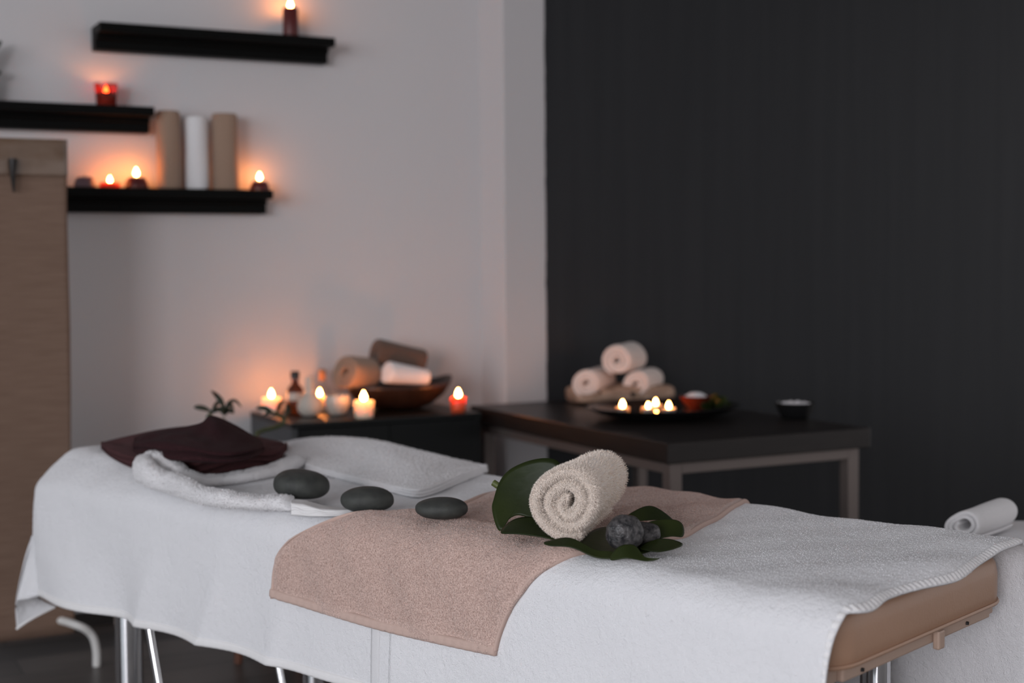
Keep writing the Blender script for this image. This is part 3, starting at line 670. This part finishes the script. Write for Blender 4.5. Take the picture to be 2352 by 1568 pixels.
def beige():
    n, m = 130, 150; tt = np.concatenate([np.linspace(-.165, .05, 60), np.linspace(.05, WD + .15, 91)[1:]]); k = np.linspace(0, 1, n)
    sl = smooth_interp(tt, bl_t, bl_s); sr = smooth_interp(tt, br_t, br_s)
    S = sr[None] + (sl - sr)[None] * k[:, None]
    T = np.broadcast_to(tt, S.shape) + 0
    T = T + np.where(T < 0, -.012 * np.sin((1 - k[:, None]) * 2.4) * (T / -.165), 0)
    lift = .0025 * np.sin(S * 31 + T * 13) + .0018 * np.sin(S * 57 - T * 37) + .005 * np.exp(-((T - .03 - .02 * (1 - k[:, None])) / .035) ** 2) * (k[:, None] < 1)
    edge = np.minimum(1, np.minimum(k, 1 - k)[:, None] / .03); edge = .55 + .45 * np.sqrt(edge)
    off = OB + .0075 * edge + lift * edge
    Pt = drape(S, T, off, .6); Pb = drape(S, T, np.full_like(S, OB), .6)
    V, f = solid_grid(Pt, Pb); top = gridF(n, m)
    o = fuzzy_obj('beige_towel', V, f, M['towel_beige'], None, dict(count=95000, length=.0056, width=.0013, tilt=1.5, bend=1.3, seed=41), src=top.reshape(n - 1, m - 1, 4)[3:-3, 5:].reshape(-1, 4))
    tag(o, 'beige terry towel laid across the massage table, near end hanging down', 'towel')
    i = 200; kk = np.linspace(0, 1, i); t_h = -.165 - .012 * np.sin((1 - kk) * 2.4)
    s0 = smooth_interp(np.array([-.165]), br_t, br_s)[0]; s1 = smooth_interp(np.array([-.165]), bl_t, bl_s)[0]
    strip_on('hem', s0 + (s1 - s0) * kk, t_h + .006, (0, .0085), OB + .003, .0065, M['beige_hem'], o, k=9, ridge=.0005, freq=.9)
    t2 = np.linspace(-.165, WD + .1, 260)
    strip_on('side_binding', smooth_interp(t2, br_t, br_s) + .002, t2 - .004 * (t2 < -.1), (.0032, 0), OB + .002, .0055, M['beige_hem'], o, k=7)
    strip_on('side_binding', smooth_interp(t2, bl_t, bl_s) - .002, t2 - .004 * (t2 < -.1), (.0032, 0), OB + .002, .0055, M['beige_hem'], o, k=7)
beige()

# ------------------------------------------------------------------ things on the massage table
def stone(name, px0, px1, py0, py1, z, m, label, group, rough=0, seed=0, depth=.85, skew=0):
    cx = (px0 + px1) / 2; G0 = onz(cx, py1 - (py1 - py0) * .08, z); k = PXM(G0); rx = (px1 - px0) / 2 / k; rz = (py1 - py0) / 2 / k * .98; ry = rx * depth
    c = G0 + ZV * rz; n1, n2 = 26, 40; V = []; g = np.random.default_rng(seed); p = g.random(8) * 6.28
    for i in range(n1 + 1):
        v = -math.pi / 2 + math.pi * i / n1
        for j in range(n2):
            w = 2 * math.pi * j / n2; d = A3(math.cos(v) * math.cos(w), math.cos(v) * math.sin(w), math.sin(v))
            r_ = 1 + .03 * math.sin(2 * d[0] + p[0]) + .03 * math.sin(3 * d[1] + p[1]) + .025 * math.sin(3 * d[0] + 2 * d[2] + p[2])
            if rough: r_ += rough * (math.sin(7 * d[0] + p[3]) * math.sin(6 * d[1] + p[4]) + .6 * math.sin(11 * d[2] + 5 * d[0] + p[5]))
            e = np.sign(d) * np.abs(d) ** A3(.92, .92, .86)
            V.append(c + A3(e[0] * rx * r_, e[1] * ry * r_, e[2] * rz * r_ + skew * e[0] * rz))
    f = [(i * n2 + j, i * n2 + (j + 1) % n2, (i + 1) * n2 + (j + 1) % n2, (i + 1) * n2 + j) for i in range(n1) for j in range(n2)]
    return tag(mesh_obj(name, np.array(V), f, m), label, 'stone', group)
gs = 'smooth basalt massage stones in a row'
stone('massage_stone', 628, 760, 1083, 1152, .632, M['basalt'], 'largest smooth dark grey massage stone, left end of the row of three', gs, seed=1, skew=-.10)
stone('massage_stone', 785, 903, 1122, 1179, .632, M['basalt'], 'middle smooth dark grey massage stone on white cloth', gs, seed=2, skew=-.06)
stone('massage_stone', 955, 1071, 1146, 1194, .645, M['basalt'], 'flattest smooth dark grey massage stone, on the edge of beige towel', gs, seed=3, skew=-.06)
gl = 'rough mottled stones on the monstera leaf'
stone('mottled_stone', 1390, 1476, 1186, 1270, .643, M['lava'], 'larger rough mottled grey stone leaning beside the cream towel roll', gl, rough=.025, seed=4, depth=.8)
stone('mottled_stone', 1440, 1518, 1201, 1256, .643, M['lava'], 'smaller rough mottled stone behind the larger one on the leaf', gl, rough=.025, seed=6, depth=.9)

# cream rolled towel
zr = .643
c = onz(1303, 1252, zr); R_ = .0645; c = c + ZV * R_
roll('rolled_towel', c, A3(.27, .96, -.015), .25, R_, 2.55, .0230, M['towel_cream'], 'cream terry towel rolled up on monstera leaf in the foreground', squash=1.0, core=.10, wob=.055, seed=52, N_=300, gap=.40, phase=-1.2,
     fz=dict(count=80000, length=.0056, width=.0008, tilt=.9, bend=.8, seed=51, mask=lambda m: np.where((m - c) @ A3(.27, .96, 0) < .022, 8., .55)), ring=26, taper=.93)

# monstera leaf
ml = thing('monstera_leaf', 'dark green monstera leaf under the cream towel roll and stones', 'leaf', onz(1340, 1230, .642))
def blade(name, outline, q0, nrm, curve, m=18, th=.0009, tilt=None):
    """Leaf lobe: outline (as seen) laid on a plane through q0, then bent by curve(x, y) along the normal."""
    P = np.array([onp(x, y, q0, nrm) for x, y in outline]); C = closed_curve(P, 64); cen = C.mean(0)
    ex = C[0] - cen; ex /= np.linalg.norm(ex); ey = np.cross(nrm, ex); size = np.abs(C - cen).max(); V = []; rings = 8
    for k in range(rings, 0, -1):
        for p_ in C:
            q_ = cen + (p_ - cen) * k / rings; d = q_ - cen; V.append(q_ + nrm * curve(d @ ex / size, d @ ey / size))
    V.append(cen + nrm * curve(0, 0)); V = np.array(V); n = 64; f = []
    for r_ in range(rings - 1):
        f += [(r_ * n + j, r_ * n + (j + 1) % n, (r_ + 1) * n + (j + 1) % n, (r_ + 1) * n + j) for j in range(n)]
    f += [((rings - 1) * n + j, (rings - 1) * n + (j + 1) % n, rings * n) for j in range(n)]
    K = len(V); V2 = np.vstack([V + nrm * th, V - nrm * th]); f2 = f + [tuple(i + K for i in q_[::-1]) for q_ in f] + [(j, j + K, (j + 1) % n + K, (j + 1) % n) for j in range(n)]
    return mesh_obj(name, V2, f2, M['leaf'], ml)
def lean(ax_deg, yaw=0):
    e = math.radians(ax_deg); y = math.radians(yaw); return A3(math.sin(y) * math.cos(e), -math.cos(y) * math.cos(e), math.sin(e))
nl = lean(22, -12)
blade('lobe', [(1262, 1056), (1215, 1060), (1170, 1078), (1146, 1106), (1133, 1150), (1131, 1170), (1140, 1205), (1152, 1222), (1168, 1195), (1190, 1183), (1225, 1190), (1262, 1180), (1300, 1120), (1290, 1070)], onz(1200, 1215, .655) + A3(0, .06, 0), nl, lambda x, y: .010 * (x * x) - .008 * y * y)
flat = lean(78)
blade('lobe', [(1150, 1222), (1175, 1201), (1210, 1195), (1250, 1200), (1290, 1225), (1280, 1243), (1240, 1240), (1190, 1232)], onz(1220, 1222, .652), lean(72), lambda x, y: .006 * (1 - x * x))
blade('lobe', [(1252, 1246), (1268, 1238), (1300, 1240), (1360, 1262), (1410, 1272), (1425, 1284), (1395, 1286), (1330, 1270)], onz(1330, 1262, .650), lean(62), lambda x, y: .004 * (1 - x * x) + .003 * math.sin(x * 5))
blade('lobe', [(1404, 1284), (1415, 1262), (1450, 1252), (1462, 1255), (1475, 1270), (1492, 1284), (1515, 1282), (1480, 1285)], onz(1450, 1276, .648), lean(40, -10), lambda x, y: .005 * math.sin(x * 4))
blade('lobe', [(1470, 1258), (1500, 1245), (1540, 1243), (1568, 1250), (1545, 1265), (1515, 1272), (1490, 1268)], onz(1520, 1258, .645), lean(74), lambda x, y: .004 * (1 - x * x))
blade('lobe', [(1430, 1195), (1460, 1178), (1490, 1170), (1515, 1177), (1545, 1197), (1520, 1200), (1470, 1202)], onz(1480, 1198, .650), lean(55, 10), lambda x, y: .008 * (1 - x * x))
blade('lobe', [(1480, 1205), (1520, 1198), (1555, 1200), (1569, 1212), (1568, 1233), (1540, 1236), (1500, 1243), (1480, 1235)], onz(1525, 1236, .648), lean(45, 10), lambda x, y: .006 * (1 - x * x))
blade('lobe', [(1330, 1248), (1370, 1215), (1430, 1210), (1500, 1222), (1520, 1250), (1470, 1272), (1400, 1276), (1350, 1268)], onz(1425, 1262, .641), lean(84), lambda x, y: .0)
p0 = onz(1180, 1200, .66) + A3(0, .08, 0)
tube('petiole', [onp(1133, 1108, p0, nl), onp(1142, 1114, p0, nl), onp(1160, 1124, p0, nl)], [.0055, .0055, .004], M['stem'], ml, n=10)

# cloth heaped on the table: a front foot line and a ridge line further back, joined by a thick folded body
def heap(Fp, Rp, lips, nl=1, bulge=.006, back=.05, zf=None, sag=.0, ripple=0., n=90, seed=0, wave=.0, capl=True):
    """Fp, Rp: points along the foot and the ridge; lips: height of the folded front edge; nl: layers seen in it."""
    Fp = curve_pts(Fp, n); Rp = curve_pts(Rp, n); k = np.linspace(0, 1, n); lip = np.interp(k, np.linspace(0, 1, len(lips)), lips)
    g = np.random.default_rng(seed); ph = g.random(6) * 6.28; rows = []
    D = Rp - Fp; D[:, 2] = 0; dl = np.linalg.norm(D, axis=1)[:, None] + 1e-9; D = D / dl
    zt_f = Fp[:, 2] + lip
    nf = 10 * nl; 
    rows.append(Fp + D * .03 * np.minimum(1, dl / .06)); 
    for i in range(nf + 1):
        v = i / nf; b_ = bulge * abs(math.sin(math.pi * v * nl)) ** .6 if nl > 1 else bulge * math.sin(math.pi * v) ** .5 if 0 < v < 1 else 0
        vv = v + wave * np.sin(k * 17 + ph[0] + v * 2) * math.sin(math.pi * v)
        P = Fp - D * b_ + D * (.010 * np.maximum(0, v - .8) / .2)[..., None] if False else Fp - D * b_
        P = P + ZV * (lip * vv)[:, None] + D * (.35 * lip * v * v)[:, None]
        rows.append(P)
    top0 = rows[-1]
    for v in np.linspace(.06, 1, 18):
        P = top0 * (1 - v) + Rp * v; P[:, 2] = zt_f * (1 - v) + Rp[:, 2] * v + sag * math.sin(math.pi * v) + ripple * np.sin(k * 11 + v * 5 + ph[1]) * math.sin(math.pi * v) + ripple * .6 * np.sin(k * 23 - v * 9 + ph[2]) * math.sin(math.pi * v)
        rows.append(P)
    for v, dz in ((.25, .10), (.6, .35), (.85, .7), (1, 1)):
        P = Rp + D * back * v; P[:, 2] = Rp[:, 2] * (1 - dz) + Fp[:, 2] * dz; rows.append(P)
    V = np.array(rows).transpose(1, 0, 2); m = V.shape[1]
    # close the ends by shrinking extra columns to the middle of the section
    def cap(c, sgn):
        mid = c.mean(0); dirn = (V[1].mean(0) - V[0].mean(0)) if sgn < 0 else (V[-1].mean(0) - V[-2].mean(0)); dirn[2] = 0; dirn /= np.linalg.norm(dirn) + 1e-9
        h = .5 * (c[:, 2].max() - c[:, 2].min()); out = []
        for q_ in (.35, .7, .92, 1.0):
            sc = math.sqrt(max(0, 1 - q_ * q_)); p = mid + (c - mid) * np.array([1 - .25 * q_, 1 - .25 * q_, max(sc, .02)]); p[:, 2] = c[:, 2].min() + (c[:, 2] - c[:, 2].min()) * max(sc, .05)
            out.append(p + dirn * h * .6 * q_)
        return out
    L1 = cap(V[0], -1)[::-1]; L2 = cap(V[-1], 1)
    V = np.concatenate([np.array(L1), V, np.array(L2)], 0); n2 = len(V)
    i, j = np.meshgrid(np.arange(n2 - 1), np.arange(m), indexing='ij'); a_ = (i * m + j).ravel(); b_ = (i * m + (j + 1) % m).ravel()
    f = np.stack([a_, b_, b_ + m, a_ + m], 1); VV = V.reshape(-1, 3)
    qd = VV[f[(n2 // 2) * m + nf + 8]]; nn = np.cross(qd[2] - qd[0], qd[3] - qd[1])
    if nn[2] < 0: f = f[:, ::-1]
    return VV, f
def join(parts):
    Vs, Fs, k = [], [], 0
    for V, f in parts: Vs.append(V); Fs.append(f + k); k += len(V)
    return np.vstack(Vs), np.vstack(Fs)
def surf_z(x, y, off=.006):
    """height of the sheet at a world point"""
    d = A3(x, y, 0) - T0; s, t_ = float(d @ TA), float(d @ TB)
    return float(drape(np.array([np.clip(s, 0, L_)]), np.array([np.clip(t_, 0, WD)]), off)[0][2])
def on_sheet(x, y, off=.0065):
    """where the line of sight through a pixel meets the sheet"""
    z = .63
    for _ in range(12): P = onz(x, y, z); z = .5 * z + .5 * surf_z(P[0], P[1], off)
    P[2] = z; return P
def behind(x, y, P, d):
    """point seen at (x, y), d metres further from the camera than P"""
    r_ = ray(x, y); return CAM + r_ * ((P[1] + d) / r_[1])
# back folded white towel with open layers at its right end
fx = [(640, 1052), (680, 1066), (720, 1083), (800, 1104), (880, 1125), (945, 1141), (985, 1137), (1040, 1116), (1085, 1098), (1118, 1083)]
rx = [(640, 1020), (680, 1009), (730, 1003), (800, 1003), (860, 1009), (905, 1018), (960, 1032), (1030, 1049), (1090, 1063), (1114, 1070)]
Fp = [on_sheet(*p) for p in fx]; Rp = [onp(x, y, tab(0, .50, 0), TB) for x, y in rx]; Rp[-1] = behind(1114, 1070, Fp[-1], .05); Rp[-2] = behind(1090, 1063, Fp[-2], .13); Rp[-3] = behind(1030, 1049, Fp[-3], .20)
V, f = heap(Fp, Rp, [.016, .014, .013, .013, .014, .017, .019, .019, .018, .014], nl=3, bulge=.007, back=.04, ripple=.0025, seed=5, wave=.07)
tag(fuzzy_obj('folded_towel', V, f, M['towel_white'], None, dict(count=22000, length=.003, width=.0009, tilt=1.2, seed=61)), 'folded white towel with open layers at its right end, behind the stones', 'towel', 'white towels among the massage stones')
# front white towel, crumpled into a V around the stones
def vtowel():
    ctl = [(705, 1066, .036, .022), (640, 1089, .034, .025), (570, 1104, .032, .022), (500, 1113, .032, .021), (440, 1115, .034, .028), (390, 1106, .036, .050), (350, 1101, .034, .056), (330, 1108, .034, .054), (352, 1120, .032, .046), (400, 1134, .030, .040), (450, 1152, .030, .034), (510, 1163, .034, .030), (580, 1168, .036, .026), (640, 1170, .036, .026), (676, 1172, .034, .026)]
    P = curve_pts([np.append(on_sheet(x, y)[:2], [w, h]) for x, y, w, h in ctl], 110); n = 24; V = []
    T = np.gradient(P[:, :2], axis=0); T /= np.linalg.norm(T, axis=1)[:, None]
    for i in range(len(P)):
        P[i, 2:] *= min(1, math.sqrt((min(i, len(P) - 1 - i) + .02) / 4))
        sd = A3(T[i][1], -T[i][0], 0); z0 = surf_z(P[i, 0], P[i, 1]); wv = 1 + .04 * math.sin(i * .45) + .03 * math.sin(i * 1.1)
        for j in range(n):
            q_ = 2 * math.pi * j / n; cz = math.sin(q_); cx_ = math.cos(q_)
            V.append(A3(P[i, 0], P[i, 1], z0 + P[i, 3] * wv * (.5 + .5 * math.copysign(abs(cz) ** .8, cz))) + sd * (P[i, 2] * .6 * math.copysign(abs(cx_) ** .8, cx_)))
    m = len(P); i, j = np.meshgrid(np.arange(m - 1), np.arange(n), indexing='ij'); a_ = (i * n + j).ravel(); b_ = (i * n + (j + 1) % n).ravel()
    f = np.stack([a_, b_, b_ + n, a_ + n], 1); V = np.array(V)
    qd = V[f[n * 40 + 5]]; nn = np.cross(qd[2] - qd[0], qd[3] - qd[1])
    if nn[2] < 0: f = f[:, ::-1]
    o = fuzzy_obj('crumpled_towel', V, f, M['towel_white'], None, dict(count=22000, length=.003, width=.0009, tilt=1.2, seed=71))
    tag(o, 'white towel crumpled into a V around the stones in front of the burgundy towels', 'towel', 'white towels among the massage stones')
    hx = [(668, 1183), (700, 1185), (740, 1186), (780, 1184), (816, 1181)]; hy = [(668, 1149), (692, 1147), (725, 1155), (760, 1163), (814, 1166)]
    Fh = [on_sheet(*p) for p in hx]; Rh = [behind(x, y, q_, .055) for (x, y), q_ in zip(hy, Fh)]
    V, f = heap(Fh, Rh, [.022, .020, .013, .010, .010], nl=3, bulge=.005, back=.02, n=50, seed=9, wave=.10)
    mesh_obj('hem_layers', V, f, M['sheet_hem'], o)
vtowel()
# burgundy towels
def burgundy():
    fx = [(232, 1030), (258, 1056), (310, 1076), (370, 1086), (440, 1092), (475, 1094), (540, 1086), (600, 1074), (640, 1064), (660, 1044)]
    ry = [(232, 1016), (262, 1008), (310, 997), (370, 985), (440, 978), (500, 985), (560, 996), (600, 1004), (640, 1013), (657, 1020)]
    zz = lambda q_: A3(q_[0], q_[1], max(q_[2], .640))
    Fp = [zz(on_sheet(*p, .010)) for p in fx]; Rp = [behind(x, y, q_, d) for (x, y), q_, d in zip(ry, Fp, (.05, .12, .17, .20, .22, .22, .20, .17, .13, .07))]
    V, f = heap(Fp, Rp, [.012, .020, .026, .030, .034, .038, .038, .038, .034, .026], nl=3, bulge=.018, back=.05, ripple=.003, seed=12, wave=.16, n=120)
    tag(mesh_obj('folded_towel', V, f, M['burgundy']), 'wide burgundy folded towel with wavy layers, lower of the two', 'towel', 'burgundy towels on the massage table')
    fx = [(306, 1040), (340, 1050), (390, 1057), (440, 1061), (490, 1063), (540, 1060), (580, 1050), (604, 1036)]
    ry = [(308, 1004), (340, 994), (390, 985), (440, 976), (464, 969), (487, 954), (540, 975), (598, 1010)]
    low = .040
    Fp = []
    for (x, y), h in zip(fx, (.034, .036, .038, .040, .040, .040, .038, .034)):
        P = onz(x, y, .70); z = max(surf_z(P[0], P[1]), .640) + h; Fp.append(onz(x, y, z))
    Rp = [behind(x, y, q_, d) for (x, y), q_, d in zip(ry, Fp, (.05, .09, .12, .14, .15, .15, .12, .06))]
    V, f = heap(Fp, Rp, [.022, .034, .038, .034, .028, .024, .022, .018], nl=2, bulge=.020, back=.05, sag=-.002, ripple=.003, seed=14, wave=.06, n=110)
    tag(mesh_obj('folded_towel', V, f, M['burgundy_dark']), 'smaller burgundy folded towel rising to a peak, on top of the wide one', 'towel', 'burgundy towels on the massage table')
burgundy()

# ------------------------------------------------------------------ lucky bamboo on a stool behind the table
sc_ = un(-.10, .62, 0); SH_ = .40
t = thing('wooden_stool', 'reddish wooden stool behind the massage table, only its legs showing', 'stool', sc_)
lathe('seat', sc_ + ZV * (SH_ - .028), [(0, 0), (.135, 0), (.14, .006), (.14, .022), (.134, .028), (0, .028)], M['red_wood'], t, n=40)
for px in (556, 600):
    pass
for q_ in (.5, 2.1, 3.6, 5.2):
    d = A3(math.cos(q_), math.sin(q_), 0); tube('leg', [sc_ + d * .125 + ZV * .001, sc_ + d * .095 + ZV * (SH_ - .028)], [.011, .014], M['red_wood'], t, n=10)
VP = sc_ + ZV * (SH_ + .0005)
t = thing('lucky_bamboo', 'lucky bamboo with curled stalk and slim leaves in a vase behind the towels', 'plant', VP)
lathe('vase', VP, [(0, 0), (.040, 0), (.046, .01), (.040, .06), (.032, .10), (.036, .12), (.033, .12), (.029, .10), (.036, .06), (.04, .012), (0, .008)], M['pot'], t)
def pl(px, py, dn=.0): return onp(px, py, VP - N * 0 + N * dn, N)
tube('stalk', curve_pts([VP + ZV * .02, VP + ZV * .12, pl(515, 985), pl(514, 960)], 20), .0065, M['stalk'], t)
tube('stalk', curve_pts([VP + ZV * .02 + U * .01, VP + ZV * .12 + U * .02, pl(592, 1005), pl(600, 990), pl(625, 983), pl(647, 975), pl(652, 962), pl(640, 952), pl(626, 948)], 40), [.006] * 30 + list(np.linspace(.006, .004, 10)), M['stalk'], t)
tube('stalk', curve_pts([VP + ZV * .02 - U * .01, VP + ZV * .12 - U * .02, pl(488, 975), pl(486, 945)], 20), .005, M['stalk'], t)
for ctrl, w in (([(515, 950), (510, 925), (497, 908), (485, 897)], .006), ([(514, 950), (522, 935), (530, 928), (537, 945)], .005), ([(486, 945), (470, 938), (455, 935), (445, 935)], .006), ([(486, 945), (495, 930), (503, 924), (512, 930)], .005), ([(514, 955), (524, 942), (532, 944), (538, 948)], .006), ([(486, 948), (500, 940), (508, 942), (512, 952)], .006), ([(515, 945), (525, 925), (540, 920), (555, 935)], .004),
                ([(630, 950), (615, 940), (600, 936), (588, 938)], .006), ([(634, 952), (640, 935), (645, 925), (655, 920)], .005), ([(634, 950), (620, 946), (612, 950), (604, 955)], .004), ([(650, 965), (660, 950), (662, 938), (658, 926)], .006)):
    Q = [pl(x, y, .012 * math.sin(i * 2 + x)) for i, (x, y) in enumerate(ctrl)]
    leaf_strip('leaf', Q, w * 1.15, M['bleaf'], t, side=(.45, -.89, .1))

# ------------------------------------------------------------------ white covered stool at the right with a rolled towel
SP = A3(1.06, 2.83, 0); sz = .516
t = thing('covered_stool', 'stool covered with white cloth at the right edge behind the table', 'stool', SP)
def cush(R, z0, h): return [(0, z0), (R - .02, z0), (R, z0 + .012), (R + .002, z0 + h * .6), (R - .012, z0 + h * .92), (R - .04, z0 + h), (0, z0 + h + .004)]
lathe('cover', SP, cush(.175, sz - .06, .06), M['sheet'], t, n=48)
lathe('base_column', SP, [(0, 0), (.15, 0), (.15, .02), (.03, .035), (.03, sz - .06), (0, sz - .06)], M['chrome'], t)
c = A3(.835, 2.70, 0); dirr = A3(.64, .77, .0); dirr /= np.linalg.norm(dirr)
c = onp(2212, 1203, A3(0, 2.70, 0), A3(0, -1, 0)); Rr = .041
c[2] = sz + .0045 + Rr * .84
roll('rolled_towel', c, dirr, .205, Rr, 2.5, .0125, M['towel_white'], 'white rolled towel on the covered stool at the right edge', squash=.86, core=.26, wob=.05, seed=96, N_=120, gap=.15, phase=-.9)

for o in bpy.data.objects:
    if '_o' in o: del o['_o']
bpy.context.view_layer.update()
